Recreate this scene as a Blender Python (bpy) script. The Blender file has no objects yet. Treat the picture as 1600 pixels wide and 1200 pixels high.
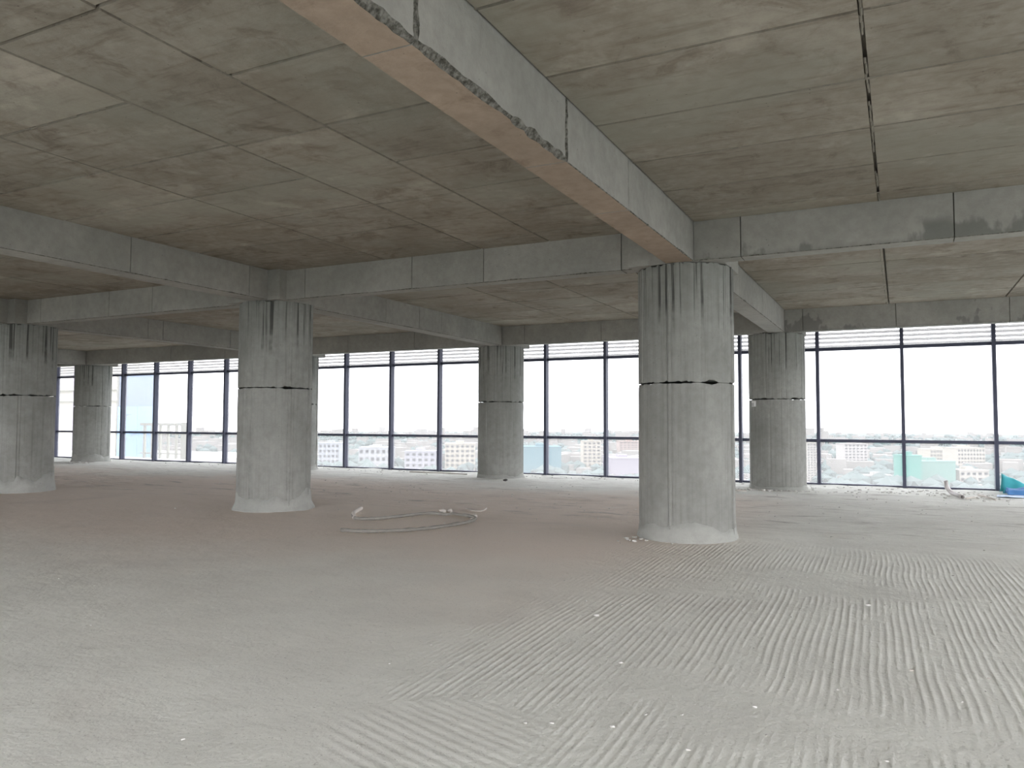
import bpy, math, random
from mathutils import Vector, noise as mnoise
random.seed(7)
sc = bpy.context.scene
COL = sc.collection

# ------------------------------------------------------------------ camera
F_PX, YAW, PITCH, ROLL, CAM_Z = 1214.6, -0.463, 0.0488, 0.0025, 1.5
fw = Vector((math.sin(YAW) * math.cos(PITCH), math.cos(YAW) * math.cos(PITCH), math.sin(PITCH)))
rt = Vector((math.cos(YAW), -math.sin(YAW), 0.0))
up = rt.cross(fw)
rt2 = rt * math.cos(ROLL) + up * math.sin(ROLL)
up2 = up * math.cos(ROLL) - rt * math.sin(ROLL)
cam_data = bpy.data.cameras.new('camera')
cam = bpy.data.objects.new('camera', cam_data)
COL.objects.link(cam)
cam_data.sensor_width = 36.0
cam_data.lens = F_PX / 1600.0 * 36.0
cam_data.clip_end = 12000
from mathutils import Matrix
cam.matrix_world = Matrix(((rt2.x, up2.x, -fw.x, 0), (rt2.y, up2.y, -fw.y, 0),
                           (rt2.z, up2.z, -fw.z, CAM_Z), (0, 0, 0, 1)))
sc.camera = cam

# ------------------------------------------------------------------ world, sun, exposure
SKY = 6.0
world = bpy.data.worlds.new('hazy_sky'); sc.world = world
world.use_nodes = True
bg = world.node_tree.nodes['Background']
bg.inputs['Color'].default_value = (0.96, 0.952, 1.0, 1)
bg.inputs['Strength'].default_value = SKY
sun_data = bpy.data.lights.new('sun_offscreen', 'SUN')
sun_data.energy = 1.2; sun_data.angle = math.radians(12); sun_data.color = (1.0, 0.95, 0.88)
sun = bpy.data.objects.new('sun_offscreen', sun_data); COL.objects.link(sun)
sun.rotation_euler = Vector((0.25, 0.75, -1.25)).to_track_quat('-Z', 'Y').to_euler()
sc.view_settings.view_transform = 'Standard'
sc.view_settings.look = 'None'
sc.view_settings.gamma = 1.0
sc.view_settings.use_curve_mapping = False
sc.view_settings.exposure = 0.12
sc.cycles.max_bounces = 10
sc.cycles.diffuse_bounces = 7
sc.cycles.transparent_max_bounces = 16

# ------------------------------------------------------------------ dimensions (metres)
ZS = 4.03        # underside of slab
ZB = 3.53        # underside of beams
Y1, Y2 = 10.30, 18.87   # column rows
W = 20.40        # plane of the glazing
XR, XL, YB = 9.1, -35.3, -4.4
CX = {'a': -2.55, 'b': -9.76, 'e': -16.95, 'f': -26.82}
R_COL = 0.62

def pix_dir(x, y):
    return fw + rt2 * ((x - 800) / F_PX) - up2 * ((y - 600) / F_PX)
def on_z(x, y, z):
    d = pix_dir(x, y); return Vector((0, 0, CAM_Z)) + d * ((z - CAM_Z) / d.z)
def on_y(x, y, Y):
    d = pix_dir(x, y); return Vector((0, 0, CAM_Z)) + d * (Y / d.y)

# ------------------------------------------------------------------ node helpers
class NT:
    def __init__(self, name):
        self.m = bpy.data.materials.new(name); self.m.use_nodes = True
        self.t = self.m.node_tree
        self.b = self.t.nodes['Principled BSDF']
        self.out = self.t.nodes['Material Output']
        self._pos = None
    def n(self, typ, **kw):
        nd = self.t.nodes.new(typ)
        for k, v in kw.items(): setattr(nd, k, v)
        return nd
    def l(self, a, b): self.t.links.new(a, b)
    def pos(self):
        if self._pos is None: self._pos = self.n('ShaderNodeNewGeometry').outputs['Position']
        return self._pos
    def setin(self, nd, i, v):
        if v is None: return
        s = nd.inputs[i]
        if isinstance(v, bpy.types.NodeSocket): self.l(v, s)
        else: s.default_value = v
    def scaled(self, s, off=(0, 0, 0), src=None):
        v = self.n('ShaderNodeMapping')
        self.l(src or self.pos(), v.inputs['Vector'])
        v.inputs['Scale'].default_value = s; v.inputs['Location'].default_value = off
        return v.outputs[0]
    def noise(self, scale, detail=4, rough=.55, vec=None, dist=0):
        v = self.n('ShaderNodeTexNoise')
        self.l(vec or self.pos(), v.inputs['Vector'])
        v.inputs['Scale'].default_value = scale; v.inputs['Detail'].default_value = detail
        v.inputs['Roughness'].default_value = rough; v.inputs['Distortion'].default_value = dist
        return v.outputs['Fac']
    def ramp(self, fac, lo, hi, a=0.0, b=1.0):
        v = self.n('ShaderNodeMapRange'); v.interpolation_type = 'SMOOTHSTEP'
        self.l(fac, v.inputs[0])
        for i, x in ((1, lo), (2, hi), (3, a), (4, b)): v.inputs[i].default_value = x
        return v.outputs[0]
    def math(self, op, a, b=None, c=None):
        v = self.n('ShaderNodeMath', operation=op)
        self.setin(v, 0, a); self.setin(v, 1, b); self.setin(v, 2, c)
        return v.outputs[0]
    def mix(self, fac, a, b, blend='MIX'):
        v = self.n('ShaderNodeMix', data_type='RGBA', blend_type=blend)
        self.setin(v, 0, fac)
        for i, x in ((6, a), (7, b)):
            if isinstance(x, bpy.types.NodeSocket): self.l(x, v.inputs[i])
            else: v.inputs[i].default_value = (*x, 1)
        return v.outputs[2]
    def xyz(self, src=None):
        v = self.n('ShaderNodeSeparateXYZ'); self.l(src or self.pos(), v.inputs[0]); return v.outputs
    def comb(self, x, y, z):
        v = self.n('ShaderNodeCombineXYZ')
        for i, q in enumerate((x, y, z)): self.setin(v, i, q)
        return v.outputs[0]
    def bump(self, h, dist=.01, strength=1.0, prev=None):
        v = self.n('ShaderNodeBump'); self.l(h, v.inputs['Height'])
        v.inputs['Distance'].default_value = dist; v.inputs['Strength'].default_value = strength
        if prev: self.l(prev, v.inputs['Normal'])
        return v.outputs[0]
    def done(self, col, rough=.9, normal=None, spec=.2):
        self.setin(self.b, 'Base Color', col if isinstance(col, bpy.types.NodeSocket) else (*col, 1))
        self.setin(self.b, 'Roughness', rough)
        self.b.inputs['Specular IOR Level'].default_value = spec
        if normal: self.l(normal, self.b.inputs['Normal'])
        return self.m

def plain(name, col, rough=.7, var=.12, scale=6):
    t = NT(name); n = t.noise(scale, 4)
    c = t.mix(n, tuple(max(0, x * (1 - var)) for x in col), tuple(x * (1 + var) for x in col))
    return t.done(c, rough)

def concrete(name, c1, c2, dark, streak=False, tint=0.0, bump=.006, stain=.5, stain_lo=.56, grain=None):
    t = NT(name)
    n1 = t.noise(.9, 6, .6); n2 = t.noise(9, 5, .65)
    c = t.mix(t.ramp(n1, .32, .68), c1, c2)
    c = t.mix(t.ramp(n2, .3, .72, 0, .3), c, dark)
    st = t.noise(2.3, 8, .68, dist=.6)
    c = t.mix(t.ramp(st, stain_lo, stain_lo + .16, 0, stain), c, dark)
    if grain:
        gr = t.noise(1.0, 6, .65, vec=t.scaled((1.6, 11, 4)), dist=.4)
        c = t.mix(t.ramp(gr, .5, .72, 0, .5), c, dark)
        c = t.mix(t.ramp(t.noise(.55, 4, .6), .48, .66, 0, .55), c, grain)
        c = t.mix(t.ramp(t.noise(1.6, 5, .65, vec=t.scaled((1, 1, 1), (7, 3, 0))), .56, .7, 0, .45), c, tuple(x * 1.25 for x in c2))
    h = t.noise(30, 6, .7)
    if streak:
        v = t.noise(1.0, 5, .6, vec=t.scaled((22, 22, .55)))
        c = t.mix(t.ramp(v, .48, .78, 0, .42), c, dark)
        v3 = t.noise(1.0, 3, .5, vec=t.scaled((9, 9, .3), (3, 1, 0)))
        c = t.mix(t.ramp(v3, .52, .75, 0, .2), c, tuple(min(1, x * 1.25) for x in c2))
        z = t.xyz()[2]
        v2 = t.noise(1.0, 4, .55, vec=t.scaled((17, 17, .28), (5, 0, 0)))
        drip = t.math('MULTIPLY', t.ramp(v2, .53, .62), t.ramp(t.math('ADD', z, t.math('MULTIPLY', t.noise(5, 2), .9)), 3.0, 3.6))
        c = t.mix(t.math('MULTIPLY', drip, .85), c, tuple(x * .35 for x in dark))
        h = t.math('ADD', h, t.math('MULTIPLY', v, 1.2))
    pit = t.n('ShaderNodeTexVoronoi'); t.l(t.scaled((1, 1, 1)), pit.inputs['Vector']); pit.inputs['Scale'].default_value = 14
    pm = t.ramp(pit.outputs['Distance'], .05, .11, 1, 0)
    pm = t.math('MULTIPLY', pm, t.ramp(t.noise(3.1, 2), .56, .62))
    c = t.mix(t.math('MULTIPLY', pm, .6), c, tuple(x * .4 for x in dark))
    if tint:
        oi = t.n('ShaderNodeObjectInfo').outputs['Random']
        c = t.mix(1.0, c, t.mix(oi, (1 - tint,) * 3, (1 + tint * .6,) * 3), 'MULTIPLY')
    return t.done(c, .92, t.bump(h, bump, .8), .15)

M = {}
M['col'] = concrete('column_concrete', (.262, .266, .245), (.345, .35, .325), (.16, .16, .147), streak=True, stain=.35)
M['col_low'] = M['col']
M['skirt'] = concrete('mortar_skirt', (.33, .342, .314), (.405, .41, .38), (.25, .25, .228), stain=.4)
M['beam'] = concrete('beam_concrete', (.345, .338, .312), (.430, .418, .384), (.215, .204, .182), stain=.35, stain_lo=.6, tint=.05)
M['beam_stain'] = concrete('beam_concrete_stained', (.36, .285, .225), (.45, .352, .275), (.21, .156, .118), stain=.6, stain_lo=.54, tint=.08)
M['soffit'] = M['beam']
M['edge'] = M['beam']
M['slab_panel'] = concrete('slab_imprint', (.30, .268, .22), (.395, .362, .308), (.16, .127, .098), stain=.6, stain_lo=.52, tint=.12, grain=(.34, .33, .28))
M['joint'] = plain('joint_mortar', (.24, .22, .185), .95, .3, 20)
def blotched(name, src, hgt, dark, sc=1.5, off=0.0):
    m = M[src].copy(); m.name = name
    t = NT.__new__(NT); t.m = m; t.t = m.node_tree; t._pos = None
    t.b = next(n for n in t.t.nodes if n.type == 'BSDF_PRINCIPLED')
    lk = t.b.inputs['Base Color'].links[0].from_socket
    x, y, z = t.xyz()
    n = t.noise(sc, 5, .62, vec=t.scaled((1, 1, .5), (off, 0, 0)))
    lim = t.math('MULTIPLY', t.ramp(n, .44, .62), hgt)
    msk = t.ramp(t.math('SUBTRACT', lim, t.math('SUBTRACT', z, ZB)), -.07, .06)
    t.l(t.mix(t.math('MULTIPLY', msk, .72), lk, dark), t.b.inputs['Base Color'])
    return m
def honeycomb():
    t = NT('honeycombed_concrete')
    v = t.n('ShaderNodeTexVoronoi'); t.l(t.pos(), v.inputs['Vector']); v.inputs['Scale'].default_value = 38
    n = t.noise(22, 5, .7)
    c = t.mix(t.ramp(n, .35, .65), (.09, .085, .07), (.29, .28, .25))
    return t.done(c, .95, t.bump(t.math('ADD', v.outputs['Distance'], n), .03, 1.0))
M['honey'] = honeycomb()

M['beam_blotch'] = blotched('beam_concrete_blotched', 'beam', .22, (.17, .175, .16), 1.7, 2.0)
M['edge_blotch'] = blotched('edge_beam_blotched', 'edge', .75, (.19, .185, .18), .9, 5.0)
def floor_mat():
    t = NT('raked_concrete_floor')
    x, y, z = t.xyz()
    p = t.pos()
    big = t.noise(.22, 4, .5); mid = t.noise(1.1, 5, .6); fine = t.noise(26, 6, .7)
    c = t.mix(t.ramp(mid, .3, .7), (.695, .70, .65), (.765, .775, .72))
    # reddish dust between the columns
    yy = t.math('ADD', y, t.math('MULTIPLY', t.math('SUBTRACT', big, .5), 7.0))
    dust = t.math('MULTIPLY', t.ramp(yy, 3.6, 9.0), t.ramp(yy, 14, 18, 1, 0))
    dust = t.math('MULTIPLY', dust, t.ramp(x, -1.0, -3.4, 0, 1))
    c = t.mix(t.math('MULTIPLY', dust, .85), c, (.775, .675, .59))
    c = t.mix(t.ramp(t.noise(.6, 5, .6, dist=.5), .55, .72, 0, .25), c, (.50, .46, .415))
    far = t.ramp(y, 10.5, 12.5)
    streak = t.noise(1.0, 6, .7, vec=t.scaled((.8, 4.2, 1)))
    c = t.mix(t.math('MULTIPLY', t.ramp(streak, .54, .68), t.math('MULTIPLY', far, .75)), c, (.36, .34, .315))
    c = t.mix(t.ramp(streak, .28, .42, .35, 0), c, (.76, .755, .72))
    sp = t.noise(60, 2, .5)
    c = t.mix(t.ramp(sp, .64, .73, 0, .55), c, (.36, .345, .32))
    # raked ridges, running roughly towards the glazing
    wob = t.math('MULTIPLY', t.math('SUBTRACT', t.noise(.45, 2, .5), .5), .13)
    wob2 = t.math('MULTIPLY', t.math('SUBTRACT', t.noise(3, 3, .6), .5), .005)
    u = t.math('ADD', t.math('ADD', x, t.math('MULTIPLY', y, .03)), t.math('ADD', wob, wob2))
    ridge = t.math('SINE', t.math('MULTIPLY', u, 2 * math.pi / .052))
    ridge = t.math('POWER', t.math('MULTIPLY_ADD', ridge, .5, .5), 1.6)
    edge = t.math('ADD', x, t.math('MULTIPLY', t.math('SUBTRACT', t.noise(.7, 3, .6), .5), 2.2))
    m = t.math('MULTIPLY', t.ramp(edge, -3.1, -2.2), t.ramp(y, 10.6, 9.3))
    m = t.math('MULTIPLY', m, t.ramp(t.noise(1.0, 3, .55, vec=t.scaled((.35, .8, 1), (0, 2.2, 0))), .36, .48, .12, 1))
    m = t.math('MULTIPLY', m, t.ramp(t.noise(1.0, 4, .6, vec=t.scaled((7, 1.1, 1))), .36, .56, .15, 1.1))
    # a patch raked across
    r2 = t.math('SINE', t.math('MULTIPLY', t.math('ADD', t.math('MULTIPLY_ADD', x, .35, y), wob2), 2 * math.pi / .07))
    dx = t.math('SUBTRACT', x, -2.0); dy = t.math('SUBTRACT', y, 3.25)
    m2 = t.ramp(t.math('ADD', t.math('MULTIPLY', dx, dx), t.math('MULTIPLY', dy, dy)), .08, .45, 1, 0)
    hr = t.math('MULTIPLY', t.math('MULTIPLY', ridge, m), t.math('SUBTRACT', 1.0, m2))
    hr = t.math('ADD', hr, t.math('MULTIPLY', t.math('MULTIPLY_ADD', r2, .5, .5), m2))
    nb = t.bump(hr, .0034, 1.0)
    lump = t.math('ADD', t.math('MULTIPLY', streak, far), t.math('MULTIPLY', t.noise(4, 6, .65), .16))
    nb = t.bump(lump, .11, 1.0, nb)
    nb = t.bump(fine, .006, .8, nb)
    return t.done(c, .93, nb, .12)
M['floor'] = floor_mat()
M['frame'] = plain('dark_aluminium', (.075, .08, .115), .45, .1)
M['slat'] = plain('louver_metal', (.72, .70, .66), .6, .04)
M['wall'] = concrete('wall_concrete', (.36, .36, .34), (.44, .44, .41), (.24, .235, .22))
def haze_veil_glass():
    t = NT('tinted_haze_veil_glass')
    tr = t.n('ShaderNodeBsdfTransparent'); tr.inputs[0].default_value = (.50, .51, .52, 1)
    tl = t.n('ShaderNodeBsdfTranslucent'); tl.inputs[0].default_value = (.135, .135, .133, 1)  # even milky veil in the panes, stands in for haze over the city
    ad = t.n('ShaderNodeAddShader'); t.l(tr.outputs[0], ad.inputs[0]); t.l(tl.outputs[0], ad.inputs[1])
    gl = t.n('ShaderNodeBsdfGlossy'); gl.inputs['Roughness'].default_value = .05
    gl.inputs['Color'].default_value = (.9, .92, .95, 1)
    fr = t.n('ShaderNodeFresnel'); fr.inputs[0].default_value = 1.35
    mx = t.n('ShaderNodeMixShader'); t.l(fr.outputs[0], mx.inputs[0]); t.l(ad.outputs[0], mx.inputs[1]); t.l(gl.outputs[0], mx.inputs[2])
    t.l(mx.outputs[0], t.out.inputs[0]); return t.m
M['glass'] = haze_veil_glass()

# ------------------------------------------------------------------ object helpers
def link(o, parent=None):
    COL.objects.link(o)
    if parent is not None: o.parent = parent
    return o
def mesh_obj(name, verts, faces, mats, parent=None, fmat=None, smooth=False):
    me = bpy.data.meshes.new(name)
    me.from_pydata([tuple(v) for v in verts], [], faces)
    for m in (mats if isinstance(mats, (list, tuple)) else [mats]): me.materials.append(m)
    if fmat: me.polygons.foreach_set('material_index', fmat)
    if smooth: me.polygons.foreach_set('use_smooth', [True] * len(me.polygons))
    me.update()
    return link(bpy.data.objects.new(name, me), parent)
def empty(name, loc=(0, 0, 0), parent=None):
    o = bpy.data.objects.new(name, None); o.location = loc; o.empty_display_size = .2
    return link(o, parent)
def tag(o, label=None, cat=None, group=None, kind=None):
    for k, v in (('label', label), ('category', cat), ('group', group), ('kind', kind)):
        if v: o[k] = v
    return o
BF = [(0, 3, 2, 1), (4, 5, 6, 7), (0, 1, 5, 4), (1, 2, 6, 5), (2, 3, 7, 6), (3, 0, 4, 7)]
def box_vf(x0, x1, y0, y1, z0, z1):
    return [(x0, y0, z0), (x1, y0, z0), (x1, y1, z0), (x0, y1, z0), (x0, y0, z1), (x1, y0, z1), (x1, y1, z1), (x0, y1, z1)]
def box(name, x0, x1, y0, y1, z0, z1, mat, parent=None):
    return mesh_obj(name, box_vf(x0, x1, y0, y1, z0, z1), BF, mat, parent)
class Boxes:
    def __init__(s): s.v, s.f = [], []
    def add(s, *a):
        n = len(s.v); s.v += box_vf(*a); s.f += [tuple(i + n for i in f) for f in BF]
    def mesh(s, v, f):
        n = len(s.v); s.v += v; s.f += [tuple(i + n for i in q) for q in f]
    def build(s, name, mat, parent=None, smooth=False): return mesh_obj(name, s.v, s.f, mat, parent, smooth=smooth)
def nz(x, y=0., z=0.): return mnoise.noise(Vector((x, y, z)))
def tube(name, pts, radii, mat, parent=None, seg=10, jitter=0, hollow=0):
    v, f = [], []
    P = [Vector(p) for p in pts]
    for i, p in enumerate(P):
        d = (P[min(i + 1, len(P) - 1)] - P[max(i - 1, 0)]).normalized()
        a = d.cross(Vector((0, 0, 1)))
        if a.length < .05: a = d.cross(Vector((1, 0, 0)))
        a.normalize(); b = a.cross(d)
        r = radii[i] if isinstance(radii, (list, tuple)) else radii
        for k in range(seg):
            t = 2 * math.pi * k / seg
            rr = r * (1 + jitter * nz(p.x * 25, p.y * 25, k * 1.3))
            v.append(p + a * rr * math.cos(t) + b * rr * math.sin(t))
    for i in range(len(P) - 1):
        for k in range(seg):
            f.append((i * seg + k, i * seg + (k + 1) % seg, (i + 1) * seg + (k + 1) % seg, (i + 1) * seg + k))
    if not hollow:
        f.append(tuple(range(seg))[::-1]); f.append(tuple((len(P) - 1) * seg + k for k in range(seg)))
    o = mesh_obj(name, v, f, mat, parent, smooth=True)
    if hollow:
        sd = o.modifiers.new('wall_thickness', 'SOLIDIFY'); sd.thickness = hollow; sd.offset = 0
    return o
def spline(pts, n=6):
    P = [Vector(p) for p in pts]; P = [P[0] * 2 - P[1]] + P + [P[-1] * 2 - P[-2]]
    out = []
    for i in range(1, len(P) - 2):
        a, b, c, d = P[i - 1:i + 3]
        for k in range(n):
            t = k / n
            out.append(.5 * ((2 * b) + (c - a) * t + (2 * a - 5 * b + 4 * c - d) * t * t + (3 * b - a - 3 * c + d) * t ** 3))
    out.append(P[-2]); return out

# ------------------------------------------------------------------ floor
def floor_h(x, y):
    a = .004 + .022 * max(0, min(1, (y - 9.5) / 3))
    h = a * (nz(x * .9, y * 2.0) + .6 * nz(x * 2.3, y * 5.5, 3)) 
    return h - .004
def build_floor():
    xs = [XL - .2 + (XR + .4 - XL) * i / 330 for i in range(331)]
    ys = [YB - .2 + (W + .45 - YB) * j / 250 for j in range(251)]
    v = [(x, y, floor_h(x, y)) for y in ys for x in xs]
    nx = len(xs)
    f = [(j * nx + i, j * nx + i + 1, (j + 1) * nx + i + 1, (j + 1) * nx + i) for j in range(len(ys) - 1) for i in range(nx - 1)]
    o = mesh_obj('floor', v, f, M['floor'], smooth=True)
    tag(o, 'raked grey concrete floor with dusty patches', kind='structure')
    box('slab_edge', XL - .2, XR + .2, YB - .2, W + .25, -.35, -.03, M['wall'], o)
build_floor()

# ------------------------------------------------------------------ ceiling slab with formwork panels
ceil = tag(box('ceiling', XL - .2, XR + .2, YB - .2, W + .25, ZS + .055, ZS + .35, M['joint']),
           'board-marked concrete slab ceiling', kind='structure')
_pm = {}
def panel(x0, x1, y0, y1, mat):
    g = .009; w, d = x1 - x0 - 2 * g, y1 - y0 - 2 * g
    if w < .05 or d < .05: return
    key = (round(w, 2), round(d, 2), mat)
    if key not in _pm:
        b = .006
        v = [(-w / 2 + b, -d / 2 + b, 0), (w / 2 - b, -d / 2 + b, 0), (w / 2 - b, d / 2 - b, 0), (-w / 2 + b, d / 2 - b, 0),
             (-w / 2, -d / 2, .07), (w / 2, -d / 2, .07), (w / 2, d / 2, .07), (-w / 2, d / 2, .07)]
        me = bpy.data.meshes.new('panel'); me.from_pydata(v, [], BF); me.materials.append(M[mat]); _pm[key] = me
    o = bpy.data.objects.new('panel', _pm[key])
    o.location = ((x0 + x1) / 2, (y0 + y1) / 2, ZS - .004 + random.uniform(-.0015, .0015))
    o.rotation_euler = (random.uniform(-.0012, .0012), random.uniform(-.0008, .0008), 0)
    link(o, ceil)
def strip(x0, x1, ycuts, mat):
    for a, b in zip(ycuts[:-1], ycuts[1:]): panel(x0, x1, a, b, mat)
def cuts(y0, y1, first, pitch):
    c = [y0]; y = first
    while y < y1 - .12:
        if y > y0 + .12: c.append(y)
        y += pitch
    return c + [y1]
FR = cuts(.9, 9.70, 1.95, 1.053); FL = cuts(.9, 9.95, .9, 2.13)
BK = cuts(9.98, 18.27, 12.13, 1.23)
for a, b in ((-2.29, -.17), (-.17, 1.93), (1.93, 3.9)):
    strip(a, b, FR, 'slab_panel'); strip(a, b, BK, 'slab_panel')
for a, b, c in ((-4.35, -2.65, FR), (-5.43, -4.35, FL), (-7.15, -5.43, FR), (-9.42, -7.15, FR)):
    strip(a, b, c[:-1] + [9.90], 'slab_panel')
for a, b in ((-3.95, -2.65), (-5.62, -3.95), (-7.25, -5.62), (-9.42, -7.25)):
    strip(a, b, [10.1] + BK[1:], 'slab_panel')
for a, b in ((-11.9, -9.79), (-14.0, -11.9), (-16.6, -14.0)):
    strip(a, b, FR[3:-1] + [10.0], 'slab_panel'); strip(a, b, [10.2] + BK[1:], 'slab_panel')
for a, b in ((-19.1, -16.95), (-21.2, -19.1), (-23.3, -21.2), (-26.4, -23.3)):
    strip(a, b, [10.2] + BK[1:], 'slab_panel')
# mortar fins squeezed out of the formwork joints
fin = Boxes()
def fin_line(p, q, z=ZS, s=1.0):
    p, q = Vector(p), Vector(q); L = (q - p).length; n = int(L / .09); d = (q - p) / n
    t = Vector((-d.y, d.x)).normalized()
    for i in range(n):
        k = nz(p.x * 3 + i * .23, p.y * 3 + i * .11)
        if k < -.12: continue
        a = p + d * i; w = .006 + .010 * (k + .2) * s; h = .004 + .014 * (k + .2) * s
        a = a + t * .01 * nz(i * .7, p.x)
        b = a + d * 1.05
        v = [(*(a - t * w), z), (*(a + t * w), z), (*(b + t * w), z), (*(b - t * w), z),
             (*(a - t * w * .3), z - h), (*(a + t * w * .3), z - h * .8), (*(b + t * w * .3), z - h), (*(b - t * w * .3), z - h * .7)]
        fin.mesh(v, BF)
for x in (-.17, -5.43, -4.35, -7.15): fin_line((x, 2.0), (x, 9.7))
for x in (-.22, -5.62, -7.25): fin_line((x, 10.1), (x, 18.2))
for y in FR[2:-1]: fin_line((-2.29, y), (3.6, y), s=.7); fin_line((-7.15, y), (-5.43, y), s=.6)
for y in BK[1:-1]: fin_line((-2.29, y), (3.6, y), s=.8); fin_line((-9.4, y), (-2.7, y), s=.8)
tag(fin.build('joint_fin', M['joint'], ceil), kind='stuff')

# ------------------------------------------------------------------ columns
def lift(name, cx, cy, z0, z1, rbase, seams, boards, seed, mat, parent, chip_lo, chip_hi, flat=0.0):
    NA, NZ = 216, 44
    v, f = [], []
    rnd = random.Random(seed)
    offs = [rnd.uniform(-1, 1) for _ in range(boards)]
    for j in range(NZ + 1):
        s = j / NZ
        for i in range(NA):
            th = 2 * math.pi * i / NA
            z = z0 + (z1 - z0) * s
            r = rbase
            if boards > 1:
                q = th / (2 * math.pi) * boards + seed * .37; k = int(q) % boards; fr = q - int(q)
                r += .0045 * offs[k] - (.006 if fr < .09 else 0)
            for a, hgt in seams:
                dd = abs((th - a + math.pi) % (2 * math.pi) - math.pi)
                if dd < .026: r += hgt * (.7 + .5 * nz(z * 5, a * 9, seed))
                elif dd < .055: r -= abs(hgt) * .5
            r += .004 * nz(math.cos(th) * 2.5, math.sin(th) * 2.5, z * 1.5 + seed)
            ca = chip_hi * max(0, .35 + nz(math.cos(th) * 5, math.sin(th) * 5, seed + 9) + .6 * nz(math.cos(th) * 16, math.sin(th) * 16, seed))
            cb = chip_lo * max(0, .35 + nz(math.cos(th) * 5, math.sin(th) * 5, seed + 4) + .6 * nz(math.cos(th) * 16, math.sin(th) * 16, seed + 2))
            if j == NZ: z -= ca; r -= ca * .4
            if j == 0: z += cb; r -= cb * .4
            v.append((r * math.cos(th), r * math.sin(th), z))
    for j in range(NZ):
        for i in range(NA):
            f.append((j * NA + i, j * NA + (i + 1) % NA, (j + 1) * NA + (i + 1) % NA, (j + 1) * NA + i))
    f.append(tuple(range(NA))[::-1]); f.append(tuple(NZ * NA + i for i in range(NA)))
    o = mesh_obj(name, v, f, mat, parent, smooth=True)
    o.data.polygons[len(f) - 1].use_smooth = False; o.data.polygons[len(f) - 2].use_smooth = False
    try: o.data.set_sharp_from_angle(angle=math.radians(35))
    except Exception: pass
    return o
def column(key, row, label, seams, boards, seed, skirt_h, skirt_out=.05, joint=2.03, light_dir=0):
    cx, cy = CX[key], (Y1 if row == 1 else Y2)
    e = tag(empty('concrete_column', (cx, cy, 0)), label, 'column')
    tc = math.atan2(-cy, -cx)
    sm = [(tc + a, h) for a, h in seams]
    lift('lower_lift', cx, cy, -.03, joint, R_COL, sm, boards, seed, M['col_low'], e, 0, .022)
    lift('upper_lift', cx, cy, joint + .004, ZB + .004, R_COL + .003, [(a + .012, h * .8) for a, h in sm], max(boards, 18), seed + 5, M['col'], e, .03, .032)
    # mortar skirt slopped around the foot
    NA = 96; v, f = [], []
    for i in range(NA):
        th = 2 * math.pi * i / NA; c, s = math.cos(th), math.sin(th)
        n = .9 * nz(c * 1.6, s * 1.6, seed) + .22 * nz(c * 5, s * 5, seed + 1) + .12 * nz(c * 14, s * 14, seed)
        h = max(.03, skirt_h * (1 + .9 * n)); w = skirt_out * (1 + .6 * nz(c * 3, s * 3, seed + 7))
        for r, z in ((R_COL + w, -.03), (R_COL + w * .85, h * .12), (R_COL + .016, h * .45), (R_COL + .007, h), (R_COL - .03, h + .01)):
            v.append((r * c, r * s, z))
    for i in range(NA):
        for j in range(4):
            a, b = i * 5 + j, ((i + 1) % NA) * 5 + j
            f.append((a, b, b + 1, a + 1))
    mesh_obj('mortar_skirt', v, f, M['skirt'], e, smooth=True)
    # square head where the beams meet
    hb = Boxes(); hb.add(-.60, .60, -.585, .56, ZB - .002, ZS + .06)
    hb.build('column_head', M['beam'] if row == 1 else M['edge'], e)
    return e
D = math.radians
column('a', 1, 'round concrete column with black drip streaks and a chipped joint, close to the glazed side', [(D(-20), .014), (D(69), .02), (D(-95), .01)], 5, 3, .16, .035, 2.0)
column('b', 1, 'round concrete column with many vertical board lines, a hose loop lying beside its foot', [(D(-40), .012), (D(22), .012), (D(64), .014), (D(-75), .01)], 22, 11, .24, .07, 2.06)
column('e', 1, 'round concrete column with a pale mortar skirt, nearest the dark end of the hall', [(D(-5), .01), (D(60), .008)], 14, 23, .34, .05, 2.03)
column('a', 2, 'round concrete column by the window with a small white box on its side', [(D(-66), .02), (D(10), .006)], 9, 31, .07, .03, 2.03)
column('b', 2, 'round concrete column standing at the glazing between the netted block and pale roofs', [(D(-40), .016), (D(80), .01)], 7, 41, .10, .04, 2.03)
column('e', 2, 'round concrete column by the window, mostly hidden behind the board-lined column', [(D(70), .02)], 12, 53, .15, .05, 2.03)
column('f', 2, 'round concrete column standing at the glazing in front of the blue hoarding', [(D(30), .01), (D(62), .012)], 10, 61, .22, .06, 2.03)

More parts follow.
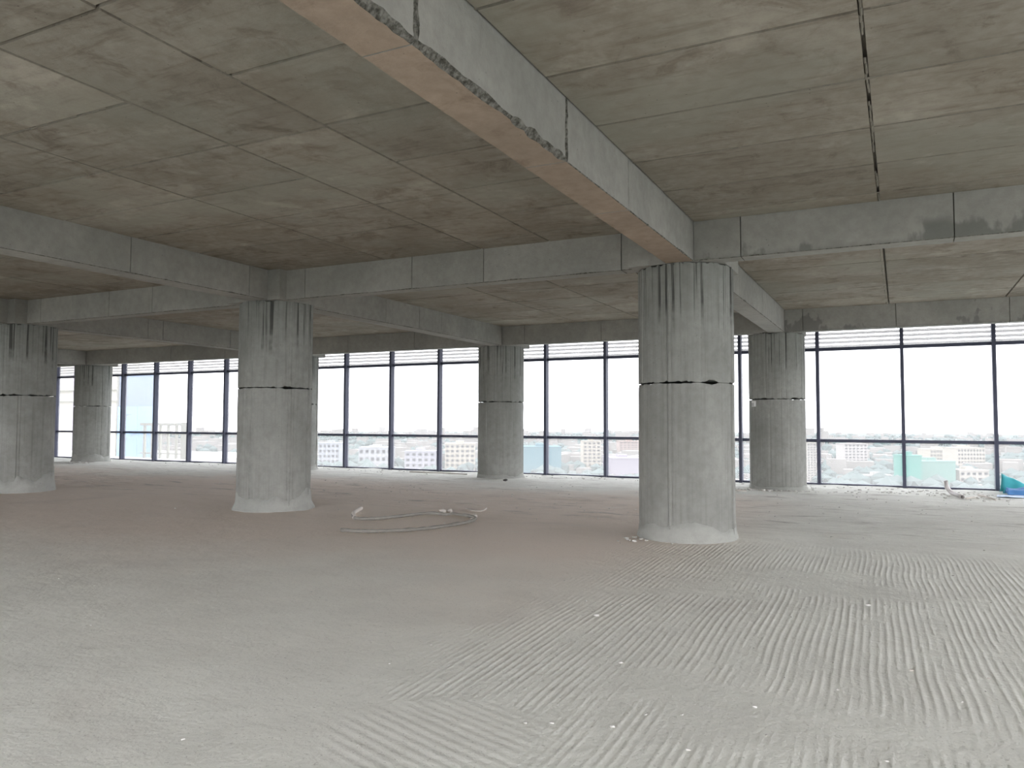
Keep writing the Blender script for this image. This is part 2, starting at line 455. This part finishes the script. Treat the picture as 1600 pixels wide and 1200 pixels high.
# ------------------------------------------------------------------ beams, cast in panels
def beam(label, axis, a0, a1, c0, c1, seams, mats, seed, damage=None, head=None):
    """axis 'x' or 'y': direction of the beam; a along, c across; mats = side, soffit"""
    mid = (a0 + a1) / 2; cc = (c0 + c1) / 2
    e = tag(empty('concrete_beam', (mid, cc, ZB) if axis == 'x' else (cc, mid, ZB)), label, 'beam')
    def P(a, c, z): return (a - mid, c - cc, z - ZB) if axis == 'x' else (c - cc, a - mid, z - ZB)
    g = .006
    cb = Boxes()
    ci, cb_in = (.10, .10) if damage else (.05, .016)
    lo, hi = P(a0 + .002, c0 + ci, ZB + cb_in), P(a1 - .002, c1 - ci, ZS + .06)
    cb.add(min(lo[0], hi[0]), max(lo[0], hi[0]), min(lo[1], hi[1]), max(lo[1], hi[1]), lo[2], hi[2])
    cb.build('core', M['joint'], e)
    S = [a0] + [s for s in sorted(seams) if a0 < s < a1] + [a1]
    for s0, s1 in zip(S[:-1], S[1:]):
        b0, b1 = s0 + g, s1 - g
        n = max(2, int((b1 - b0) / .07))
        v, f, fm = [], [], []
        dz = .003 * nz(s0 * 3, seed)
        for i in range(n + 1):
            a = b0 + (b1 - b0) * i / n
            def chip(k):
                q = nz(a * 1.7, k * 5.1, seed) + .7 * nz(a * 9, k * 3.3, seed)
                c = .006 + .012 * max(0, q)
                if damage and damage[0] <= a <= damage[1] and k == damage[2]:
                    c = .018 + .036 * max(0, .45 + nz(a * 2.1, seed) + .8 * nz(a * 8, seed + 2))
                return c
            kl, kr = chip(0), chip(1); jl = .5 + .5 * nz(a * 4, 8, seed); jr = .5 + .5 * nz(a * 4, 12, seed)
            sec = [(c0, ZS + .06), (c0, ZB + kl * (.6 + jl) + dz), (c0 + kl, ZB + dz), (c1 - kr, ZB + dz), (c1, ZB + kr * (.6 + jr) + dz), (c1, ZS + .06)]
            v += [P(a, c, z) for c, z in sec]
        flip = axis == 'y'
        for i in range(n):
            for k in range(5):
                q = (i * 6 + k, i * 6 + k + 1, (i + 1) * 6 + k + 1, (i + 1) * 6 + k)
                f.append(q[::-1] if flip else q)
                fm.append({0: 0, 1: 2, 2: 1, 3: 2, 4: 0}[k])
        f.append(tuple(range(6)) if flip else tuple(range(6))[::-1]); f.append(tuple(n * 6 + k for k in range(6))[::-1] if flip else tuple(n * 6 + k for k in range(6)))
        fm += [0, 0]
        if damage and s0 in damage[3]:
            rv, rf = [], []
            for i in range(41):
                z = ZB + (ZS - ZB) * i / 40
                w0 = .02 + .035 * abs(nz(z * 7, s0, 1)); w1 = .02 + .035 * abs(nz(z * 7, s0, 4)); h = .008 + .012 * abs(nz(z * 16, s0, 2))
                rv += [P(s0 - w0, c1 - .002, z), P(s0 - w0 * .4, c1 + h, z), P(s0 + w1 * .3, c1 + h * .7, z), P(s0 + w1, c1 - .002, z)]
            for i in range(40):
                for q in range(3): rf.append((i * 4 + q, i * 4 + q + 1, i * 4 + q + 5, i * 4 + q + 4))
            mesh_obj('rough_seam', rv, rf, M['honey'], e)
        mesh_obj('cast_panel', v, f, [mats[0], mats[1], M['honey']], e, fmat=fm)
    return e
B_, S_, T_, E_ = M['beam'], M['soffit'], M['beam_stain'], M['edge']
BS = (B_, T_)
beam('brown-bottomed concrete ceiling beam with a crumbling lower edge, ending on the drip-streaked column', 'y', YB, 9.70, -2.65, -2.29, [-2.2, -.6, 1.6, 3.42, 5.53, 7.08], BS, 1, damage=(1.0, 5.5, 1, (3.42, 5.53)))
beam('concrete ceiling beam from the drip-streaked column to the column with the white box', 'y', 9.99, 18.26, -2.65, -2.29, [10.95, 12.81, 15.24], (B_, S_), 2)
beam('concrete ceiling beam ending on the front of the board-lined column', 'y', YB, 9.88, -9.80, -9.42, [.5, 2.9, 5.0, 7.13, 9.31], (B_, S_), 3)
beam('concrete ceiling beam behind the board-lined column, running to the glazing', 'y', 10.14, 18.26, -9.80, -9.42, [13.06, 14.3, 15.23], (B_, S_), 4)
beam('concrete ceiling beam ending on the front of the column with the broad mortar skirt', 'y', YB, 9.97, -16.98, -16.6, [2, 5, 7.4], (B_, S_), 5)
beam('concrete ceiling beam behind the column with the broad mortar skirt, running to the glazing', 'y', 10.24, 18.26, -16.98, -16.6, [13.1, 13.54, 15.74], (B_, S_), 6)
beam('concrete ceiling beam ending on the column in front of the blue hoarding', 'y', 10.24, 18.26, -26.8, -26.4, [12.5, 15.2], (B_, S_), 7)
beam('concrete cross beam with dark blotches along its lower edge, meeting the drip-streaked column', 'x', -2.29, XR + .1, 9.70, 9.97, [-1.71, .57, 2.7, 4.8, 7], (M['beam_blotch'], S_), 8)
beam('concrete cross beam between the board-lined column and the drip-streaked column', 'x', -9.42, -2.65, 9.88, 10.13, [-8.76, -6.65, -5.4, -3.3], (B_, S_), 9)
beam('concrete cross beam between the board-lined column and the one with the broad mortar skirt', 'x', -16.6, -9.80, 9.97, 10.22, [-15.9, -13.77, -12.54, -10.3], (B_, S_), 10)
beam('concrete cross beam beyond the column with the broad mortar skirt', 'x', XL + .05, -16.98, 9.97, 10.22, [-31, -27, -23, -19], (B_, S_), 11)
beam('stained concrete edge beam over the glazing beside the column with the white box', 'x', -2.29, XR + .1, 18.27, 18.57, [-1.9, -.04, 2.0, 4.2, 6.3], (M['edge_blotch'], S_), 12)
beam('concrete edge beam over the glazing with the teal netted block below', 'x', -9.42, -2.65, 18.27, 18.57, [-8.76, -6.64, -4.5], (E_, S_), 13)
beam('concrete edge beam over the glazing behind the board-lined column', 'x', -16.6, -9.80, 18.27, 18.57, [-14.5, -12.2], (E_, S_), 14)
beam('concrete edge beam over the glazing in front of the balustrade', 'x', -26.4, -16.98, 18.27, 18.57, [-24.18, -22.0, -19.5], (E_, S_), 15)
beam('concrete edge beam over the glazing at the far end of the hall', 'x', XL + .05, -26.8, 18.27, 18.57, [-32, -29], (E_, S_), 16)

# ------------------------------------------------------------------ glazing
MX = [-34.9, -33.0, -31.19, -29.1, -27.08, -25.25, -23.43, -21.61, -19.81, -18.02, -16.22, -14.42, -12.63, -10.85, -9.06, -7.26, -5.45, -3.64, -1.79, .06, 1.90, 3.7, 5.5, 7.3, XR]
ZT1, ZT2 = 1.066, 3.29
mw, md, tw = .038, .15, .036
for i, (a, b) in enumerate(zip(MX[:-1], MX[1:])):
    w = tag(empty('window_%d' % (i + 1), (a, W, 0)), kind='structure')
    L = b - a
    box('mullion', -mw, mw, -md, .05, -.03, ZS + .06, M['frame'], w)
    for nm, z in (('lower_transom', ZT1), ('upper_transom', ZT2)):
        box(nm, mw, L - mw, -.07, .04, z - tw, z + tw, M['frame'], w)
    box('bottom_rail', mw, L - mw, -.06, .04, -.03, .035, M['frame'], w)
    box('head_rail', mw, L - mw, -.06, .04, ZS - .05, ZS + .06, M['frame'], w)
    for z0, z1 in ((.03, ZT1 - tw + .005), (ZT1 + tw - .005, ZT2 - tw + .005), (ZT2 + tw - .005, ZS - .045)):
        mesh_obj('pane', [(mw - .005, 0, z0), (L - mw + .005, 0, z0), (L - mw + .005, 0, z1), (mw - .005, 0, z1)], [(0, 1, 2, 3)], M['glass'], w)
    z = ZT2 + .055; sl = None
    while z < ZS - .06:
        if sl is None:
            sl = mesh_obj('louver_slat', [(0, -.03, .0), (L, -.03, .0), (L, -.036, .012), (0, -.036, .012), (0, .02, .06), (L, .02, .06), (L, .014, .072), (0, .014, .072)],
                          [(0, 1, 5, 4), (3, 7, 6, 2), (0, 3, 2, 1), (4, 5, 6, 7), (0, 4, 7, 3), (1, 2, 6, 5)], M['slat'], w)
            sl.location = (0, .28, z)
        else:
            c = sl.copy(); link(c, w); c.location = (0, .28, z)
        z += .105
# open facade on the right: frame posts still without glass
yy = YB; k = len(MX)
while yy < W - .5:
    w = tag(empty('window_%d' % k, (XR, yy, 0)), kind='structure'); k += 1
    L = min(2.7, W - yy)
    box('mullion', -.05, .05, -mw, mw, -.03, ZS + .06, M['frame'], w)
    yy += L
tag(box('wall_left', XL - .2, XL, YB, W, -.03, ZS + .06, M['wall']), kind='structure')
wb = Boxes()
for x0, x1 in ((-35.3, -34.5), (-27.0, -26.6), (-17.1, -16.7), (-10.0, -9.6), (-2.75, -2.35), (8.7, 9.1)):
    wb.add(x0, x1, YB - .25, YB, -.03, ZS + .06)
wb.add(-35.3, 9.1, YB - .25, YB, ZB, ZS + .06)
tag(wb.build('wall_back', M['wall']), kind='structure')

# ------------------------------------------------------------------ things on the floor
M['hose'] = concrete('dusty_hose', (.25, .24, .215), (.34, .33, .30), (.16, .15, .13), stain=.3)
M['plaster'] = plain('pale_plaster', (.62, .58, .53), .9, .2, 30)
hp = [(564, 798, .06), (553, 804, .05), (554, 809, .02), (580, 810.5, .02), (620, 807, .02), (668, 802, .02), (696, 803.6, .02), (710, 803, .02), (738, 807, .02),
      (742, 811, .02), (730, 815.6, .02), (690, 822.5, .02), (650, 827, .02), (610, 829, .02), (570, 830, .02), (533, 828, .02)]
pts = []
for x, y, z in hp:
    p = on_z(x, y, .02); pts.append(Vector((p.x, p.y, z)))
hs = empty('dusty_hose', (-7, 10, 0)); tag(hs, 'dusty grey hose lying in an open loop beside the board-lined column', 'hose')
sp = spline(pts, 7)
h1 = tube('hose_length', [p - Vector((-7, 10, 0)) for p in sp], [.024 + .008 * nz(i * .4) for i in range(len(sp))], M['hose'], hs, 10, .25)
tube('hose_end', [p - Vector((-7, 10, 0)) for p in spline(pts[:3], 6)], .033, M['plaster'], hs, 10, .1)

def lump(name, loc, r, mat, label=None, cat=None, group=None, squash=.6, seed=0, parent=None):
    import bmesh
    bm = bmesh.new(); bmesh.ops.create_icosphere(bm, subdivisions=2, radius=1)
    for v in bm.verts:
        d = v.co.copy(); k = 1 + .45 * nz(d.x * 1.4 + seed, d.y * 1.4, d.z * 1.4) + .2 * nz(d.x * 4 + seed, d.y * 4, d.z * 4)
        v.co = Vector((d.x * k * r, d.y * k * r, d.z * k * r * squash))
    me = bpy.data.meshes.new(name); bm.to_mesh(me); bm.free(); me.materials.append(mat)
    o = link(bpy.data.objects.new(name, me), parent); o.location = loc
    if label: tag(o, label, cat, group)
    return o
for i, (x, y, r) in enumerate([(692, 801, .055), (703, 800, .05), (707, 804, .045), (741, 808, .05), (738, 813, .04)]):
    p = on_z(x, y, 0); lump('plaster_lump', (p.x, p.y, r * .45), r, M['plaster'], 'small pale lump of plaster lying on the dusty hose loop', 'rubble', 'plaster lumps on the hose', seed=i * 3.1)
q = [on_z(x, y, .012) for x, y in ((729, 795), (738, 797.5), (750, 798.5), (756, 797), (760, 794))]
tag(tube('bent_stick', spline(q, 4), .014, M['plaster']), 'thin pale bent stick lying just behind the hose loop', 'stick')
p = on_z(793, 751, 0); lump('dark_stone', (p.x, p.y - .12, .025), .05, plain('dark_stone', (.07, .068, .065)), 'small dark stone on the floor at the foot of a window column', 'stone', seed=5)

# bent plastic pipe by the glazing
M['pvc'] = plain('grey_pvc', (.62, .59, .58), .5, .1, 12)
p0 = on_z(1504, 776.5, .035); p1 = on_z(1487, 770, .035); 
p2 = p1 + Vector((-.06, .12, .03)); p3 = p1 + Vector((-.10, .10, .24))
o = Vector((p1.x, p1.y, 0))
pp = tag(empty('bent_pipe', o), 'bent grey plastic pipe lying on the floor below the window', 'pipe')
tube('pipe_run', [p0 - o, (p0 * .5 + p1 * .5) - o, p1 - o, (p1 * .4 + p2 * .6) + Vector((0, 0, .02)) - o, p2 + Vector((-.02, 0, .07)) - o, p3 - o], [.036, .036, .037, .043, .043, .040], M['pvc'], pp, 14, 0, .006)
# tarpaulins
M['teal'] = plain('teal_tarp', (.06, .36, .40), .55, .2, 5)
M['blue'] = plain('blue_tarp', (.10, .26, .55), .5, .2, 5)
M['paleblue'] = plain('pale_blue_sheet', (.50, .62, .80), .45, .1, 5)
def sheet(name, x0, x1, y0, y1, hf, mat, label, cat='tarp', n=26):
    v, f = [], []
    for j in range(n + 1):
        for i in range(n + 1):
            x = x0 + (x1 - x0) * i / n; y = y0 + (y1 - y0) * j / n
            xx = x + .05 * nz(y * 4, x); v.append((xx, y + .05 * nz(x * 5, y), max(.014, hf(i / n, j / n, x, y))))
    for j in range(n):
        for i in range(n):
            a = j * (n + 1) + i; f.append((a, a + 1, a + n + 2, a + n + 1))
    o = mesh_obj(name, v, f, mat, smooth=True)
    sd = o.modifiers.new('thickness', 'SOLIDIFY'); sd.thickness = .006; sd.offset = -1
    return tag(o, label, cat)
sheet('teal_tarp', 1.93, 3.05, 19.55, 20.1, lambda u, v, x, y: .30 * max(0, 1 - u * 2.2) * math.sin(math.pi * min(1, v * 1.1)) + .13 * math.sin(math.pi * v) * (1 + .5 * nz(x * 6, y * 6)), M['teal'], 'crumpled teal tarpaulin heaped against the window sill')
sheet('blue_tarp', 1.95, 3.2, 19.0, 19.54, lambda u, v, x, y: .03 + .15 * math.sin(math.pi * v) * (.8 + .6 * nz(x * 5, y * 7)), M['blue'], 'folded blue tarpaulin lying in front of the teal one')
sheet('pale_blue_sheet', 1.75, 3.2, 18.55, 18.99, lambda u, v, x, y: .012 + .03 * abs(nz(x * 5, y * 9)), M['paleblue'], 'flat pale blue plastic sheet on the floor in front of the blue tarpaulin', 'sheet')

# scraps and rubble
M['scrap'] = plain('white_scrap', (.72, .71, .68), .8, .08, 9)
for i, (x, y, s) in enumerate([(1180, 1105, .020), (970, 1036, .026), (1356, 946, .030), (932, 962, .034), (1075, 1172, .018), (957, 1136, .022), (1309, 1078, .014), (862, 1130, .018), (1545, 1060, .014), (1424, 1048, .022)]):
    p = on_z(x, y, 0)
    o = lump('mortar_crumb', (p.x, p.y, s * .12), s * .5, M['scrap'] if i < 8 else M['plaster'], 'tiny white mortar crumb lying on the raked floor', 'crumb', 'mortar crumbs on the raked floor', .45, i * 2.2)
    o.scale = (1.3, .8, 1)
rub = Boxes(); rr = random.Random(4)
def rubble(cx, cy, sx, sy, n, smin, smax):
    for _ in range(n):
        x, y = cx + rr.gauss(0, sx), cy + rr.gauss(0, sy)
        if y > W - .1 or y < 1 or any(math.hypot(x - c, y - r) < .68 for c in CX.values() for r in (Y1, Y2)): continue
        s = rr.uniform(smin, smax); a = rr.uniform(0, 6.3); z = floor_h(x, y)
        v = []
        for (ux, uy, uz) in box_vf(-1, 1, -.6, .6, -.5, .7):
            ux *= s * rr.uniform(.6, 1.2); uy *= s * rr.uniform(.6, 1.2); uz *= s * rr.uniform(.4, .9)
            v.append((x + ux * math.cos(a) - uy * math.sin(a), y + ux * math.sin(a) + uy * math.cos(a), z + uz + s * .15))
        rub.mesh(v, BF)
rubble(-2.9, 18.1, .25, .1, 40, .015, .05); rubble(-2.3, 18.15, .4, .06, 40, .01, .035)
rubble(-10, 19.7, 9, .35, 220, .01, .03); rubble(0.5, 18.8, 1.5, .8, 160, .01, .035)
rubble(-26.4, 18.1, .3, .1, 25, .02, .06); rubble(-3.0, 9.75, .2, .15, 25, .01, .03)
rubble(-6, 14, 5, 2.5, 200, .005, .016); rubble(-2, 5.5, 2, 2, 60, .004, .009)
tag(rub.build('rubble', plain('grit', (.56, .55, .52), .95, .25, 8)), 'scattered concrete crumbs and grit over the floor', 'rubble', kind='stuff')
# loose laths by the glazing
for (x0, y0, x1, y1, lb) in ((1145, 766, 1166, 767, 'short dusty timber lath beside the foot of the column with the white box'), (1528, 773, 1556, 781, 'dusty timber lath pointing at the tarpaulins'),
        (1509, 779, 1527, 776.5, 'short dusty timber lath lying by the mouth of the bent pipe'), (640, 737, 730, 741, 'long thin timber lath on the floor below the glazing')):
    a, b = on_z(x0, y0, .015), on_z(x1, y1, .015)
    tag(tube('timber_lath', [a, a.lerp(b, .5) + Vector((0, 0, .006)), b], .018, M['plaster'], seg=4), lb, 'lath', 'laths by the glazing')

# white box on the window column
cx, cy = CX['a'], Y2; th = math.atan2(-cy, -cx) + D(-52)
eb = tag(empty('electrical_box', (cx + (R_COL + .0) * math.cos(th), cy + R_COL * math.sin(th), 1.93)), 'small white electrical box fixed to the round window column', 'box')
eb.rotation_euler = (0, 0, th)
box('box_body', -.02, .045, -.045, .045, -.065, .065, plain('white_plastic', (.75, .75, .72), .5, .03), eb)
box('cover_plate', .045, .051, -.038, .038, -.055, .02, plain('grey_plastic', (.5, .5, .5), .5, .03), eb)

# ------------------------------------------------------------------ outside: wing of the building on the left
M['cream'] = plain('cream_render', (.66, .63, .55), .9, .06, 1.5)
M['hoard'] = plain('pale_blue_board', (.36, .56, .85), .6, .08, 2)
M['hoard2'] = plain('grey_blue_sheet', (.28, .36, .50), .5, .1, 2)
M['rail'] = plain('weathered_stone', (.34, .34, .29), .9, .15, 5)
tag(box('terrace', -48, -26.6, W + .4, 30, -.45, -.12, M['wall']), 'concrete terrace slab outside the far windows', 'terrace')
ww = tag(empty('building_wing', (-40, 28, -.12)), 'cream rendered building wing with ledges beyond the far windows', 'building')
box('wall', -8, 3.6, 0, .3, 0, 7, M['cream'], ww)
for z in (2.7, 3.3): box('ledge', -8, 3.6, -.35, 0, z, z + .16, M['rail'], ww)
for x in (-5.4, -1.2): box('pilaster', x, x + .5, -.2, 0, 0, 7, plain('mauve_render', (.30, .26, .33), .9), ww)
hh = tag(empty('blue_hoarding', (-31.05, 24, -.12)), 'pale blue hoarding with a darker upper sheet outside the far windows', 'hoarding')
box('lower_board', -1.25, 0.1, -.03, .03, 0, 2.28, M['hoard'], hh); box('lower_board', .13, 1.25, -.03, .03, 0, 2.28, M['hoard'], hh)
box('upper_sheet', -1.25, 1.25, .04, .07, 2.2, 3.7, M['hoard2'], hh)
box('post', -1.32, -1.24, -.05, .08, 0, 3.75, M['rail'], hh); box('post', 1.24, 1.32, -.05, .08, 0, 3.75, M['rail'], hh)
for (x, z, a) in ((-.8, 1.75, .25), (-.5, 1.9, .2), (-.7, .75, .4), (-.1, 1.0, .45)):
    o = box('smudge', -.22, .22, -.036, -.03, -.03, .03, M['hoard2'], hh); o.location = (x, 0, z); o.rotation_euler = (0, -a, 0)
bl = tag(empty('balustrade', (-28.6, 23.6, -.12)), 'weathered stone balustrade on the terrace outside the far windows', 'balustrade')
box('top_rail', -1.6, 1.25, -.06, .06, 1.42, 1.54, M['rail'], bl); box('middle_rail', -1.6, 1.25, -.03, .03, 1.12, 1.18, M['rail'], bl); box('bottom_rail', -1.6, 1.25, -.03, .03, .18, .24, M['rail'], bl)
for i in range(5):
    b = box('baluster', -.055, .055, -.04, .04, 0, 1.44, M['rail'], bl); b.location = (-1.35 + i * .5, 0, 0)
box('end_post', 1.05, 1.40, -.12, .12, 0, 1.56, M['rail'], bl)

# ------------------------------------------------------------------ outside: the city far below
GZ = -50.0
def ground_mat():
    t = NT('city_ground'); n = t.noise(.012, 6, .7); n2 = t.noise(.05, 5, .7)
    c = t.mix(t.ramp(n, .42, .58), (.06, .095, .09), (.12, .118, .105))
    return t.done(t.mix(t.ramp(n2, .45, .6), c, (.085, .11, .105)), .95)
gv, gf = [], []
NR, NA = 26, 96
for j in range(NR):
    r = 2 + 4230 * (j / (NR - 1)) ** 1.6
    for i in range(NA + 1):
        a = math.radians(360 * i / NA)
        gv.append((r * math.sin(a), 20 + r * math.cos(a), GZ))
for j in range(NR - 1):
    for i in range(NA): gf.append((j * (NA + 1) + i, j * (NA + 1) + i + 1, (j + 1) * (NA + 1) + i + 1, (j + 1) * (NA + 1) + i))
tag(mesh_obj('city_ground', [(x, y, z + 0) for x, y, z in gv], [q[::-1] for q in gf], ground_mat()), 'hazy green city ground far below', kind='structure')
wmat = plain('building_window', (.025, .028, .035), .4, .2, .3)
def building(name, px0, px1, py_top, py_base, col, label, depth=22, rows=0, cols=0, roof=True, gap=.45):
    mat = plain(name + '_wall', tuple(c * .40 for c in col), .9, .06, .08)
    a, b = on_z(px0, py_base, GZ), on_z(px1, py_base, GZ)
    mid = (a + b) / 2; dist = math.hypot(mid.x, mid.y)
    wd = (b - a).length * math.cos(0)
    d = pix_dir((px0 + px1) / 2, py_top); k = dist / math.hypot(d.x, d.y); zt = CAM_Z + d.z * k
    e = tag(empty(name, (mid.x, mid.y, GZ)), label, 'building')
    e.rotation_euler = (0, 0, math.atan2(b.y - a.y, b.x - a.x))
    hgt = zt - GZ
    box('wall', -wd / 2, wd / 2, 0, depth, 0, hgt, mat, e)
    if roof:
        box('parapet', -wd / 2 - .3, wd / 2 + .3, -.3, depth + .3, hgt - .2, hgt + .8, mat, e)
        box('stair_head', -wd * .15, wd * .12, depth * .3, depth * .7, hgt, hgt + 3.2, mat, e)
    if rows:
        wn = Boxes(); cw = wd / cols; ch = hgt / rows
        for r in range(rows):
            for c in range(cols):
                x = -wd / 2 + c * cw; wn.add(x + cw * gap / 2, x + cw * (1 - gap / 2), -.12, .2, r * ch + ch * .28, r * ch + ch * .75)
        tag(wn.build('window_grid', wmat, e), kind='stuff')
    return e
building('apartment_tower', 911, 939, 690, 735, (.72, .66, .54), 'cream apartment tower with window rows seen beside the netted block', 20, 8, 4)
building('netted_block', 818, 877, 699, 742, (.16, .36, .42), 'block wrapped in teal construction netting seen through the window', 40)
building('office_block', 968, 1003, 690, 713, (.66, .52, .46), 'pinkish office block with window rows behind the lilac roof', 24, 6, 6)
building('warehouse', 955, 1004, 717, 750, (.55, .50, .58), 'wide low building with a lilac roof seen through the window', 50)
building('slender_tower', 1262, 1276, 693, 757, (.70, .66, .58), 'slender cream tower beside the column with the white box', 18, 16, 3)
building('white_tower', 1320, 1356, 694, 736, (.74, .70, .66), 'white residential tower with dotted windows', 20, 9, 6)
building('hotel_block', 1454, 1497, 703, 732, (.74, .69, .57), 'cream hotel block with a dense window grid', 26, 5, 9)
building('hotel_annex', 1497, 1540, 701, 738, (.76, .71, .60), 'taller cream wing standing against the hotel block', 26, 6, 9)
building('netted_house', 1440, 1494, 722, 762, (.30, .56, .48), 'low building wrapped in pale green netting', 30)
building('netted_tower', 1418, 1441, 713, 764, (.12, .52, .42), 'narrow building wrapped in bright green netting', 20)
building('pale_villa', 1500, 1546, 736, 762, (.76, .71, .62), 'pale stepped villa below the taller cream wing', 20, 3, 5)
building('long_shed', 1352, 1398, 744, 757, (.74, .73, .70), 'long white low roof among the trees', 14)
building('corner_house', 497, 530, 693, 733, (.62, .66, .70), 'pale grey house beside the board-lined column', 30, 5, 5)
building('flat_house', 560, 612, 700, 735, (.66, .68, .70), 'flat pale house with two storeys of windows among the trees', 30, 3, 6)
building('gable_house', 632, 680, 706, 740, (.60, .60, .66), 'grey-lilac house among the trees behind a mullion', 30, 4, 5)
building('yellow_house', 695, 742, 694, 738, (.74, .68, .55), 'yellowish block of flats beside a window column', 30, 6, 6)
# low roofs and tree crowns too many and too small to count
rb, rt3 = Boxes(), Boxes(); rg = random.Random(9)
import bmesh
bm = bmesh.new(); bmesh.ops.create_icosphere(bm, subdivisions=1, radius=1)
iv = [v.co.copy() for v in bm.verts]; iff = [tuple(v.index for v in fc.verts) for fc in bm.faces]; bm.free()
for _ in range(1500):
    a = math.radians(rg.uniform(-66, 14)); r = 480 + 3300 * rg.random() ** 1.5
    x, y = r * math.sin(a), r * math.cos(a)
    w1, d1, h1 = rg.uniform(5, 16), rg.uniform(5, 16), rg.choice((4, 5, 7, 9, 12, 15))
    if r > 1500 and rg.random() < .15: h1 *= 2
    if r < 850: w1 *= .5; d1 *= .5; h1 = min(h1, 6)
    rb.add(x - w1, x + w1, y - d1, y + d1, GZ, GZ + h1)
for _ in range(4200):
    a = math.radians(rg.uniform(-66, 14)); r = 470 + 2700 * rg.random() ** 1.4
    x, y = r * math.sin(a), r * math.cos(a)
    s = rg.uniform(4, 10); h = rg.uniform(.6, 1.0)
    rt3.mesh([(x + v.x * s * rg.uniform(.8, 1.2), y + v.y * s * rg.uniform(.8, 1.2), GZ + s * .5 + v.z * s * h) for v in iv], iff)
tag(rb.build('distant_roofs', plain('distant_roof', (.20, .19, .175), .9, .25, .02)), 'carpet of small pale distant roofs', 'houses', kind='stuff')
tag(rt3.build('distant_trees', plain('distant_foliage', (.075, .105, .10), .95, .3, .05)), 'hazy green tree crowns between the roofs', 'trees', kind='stuff')
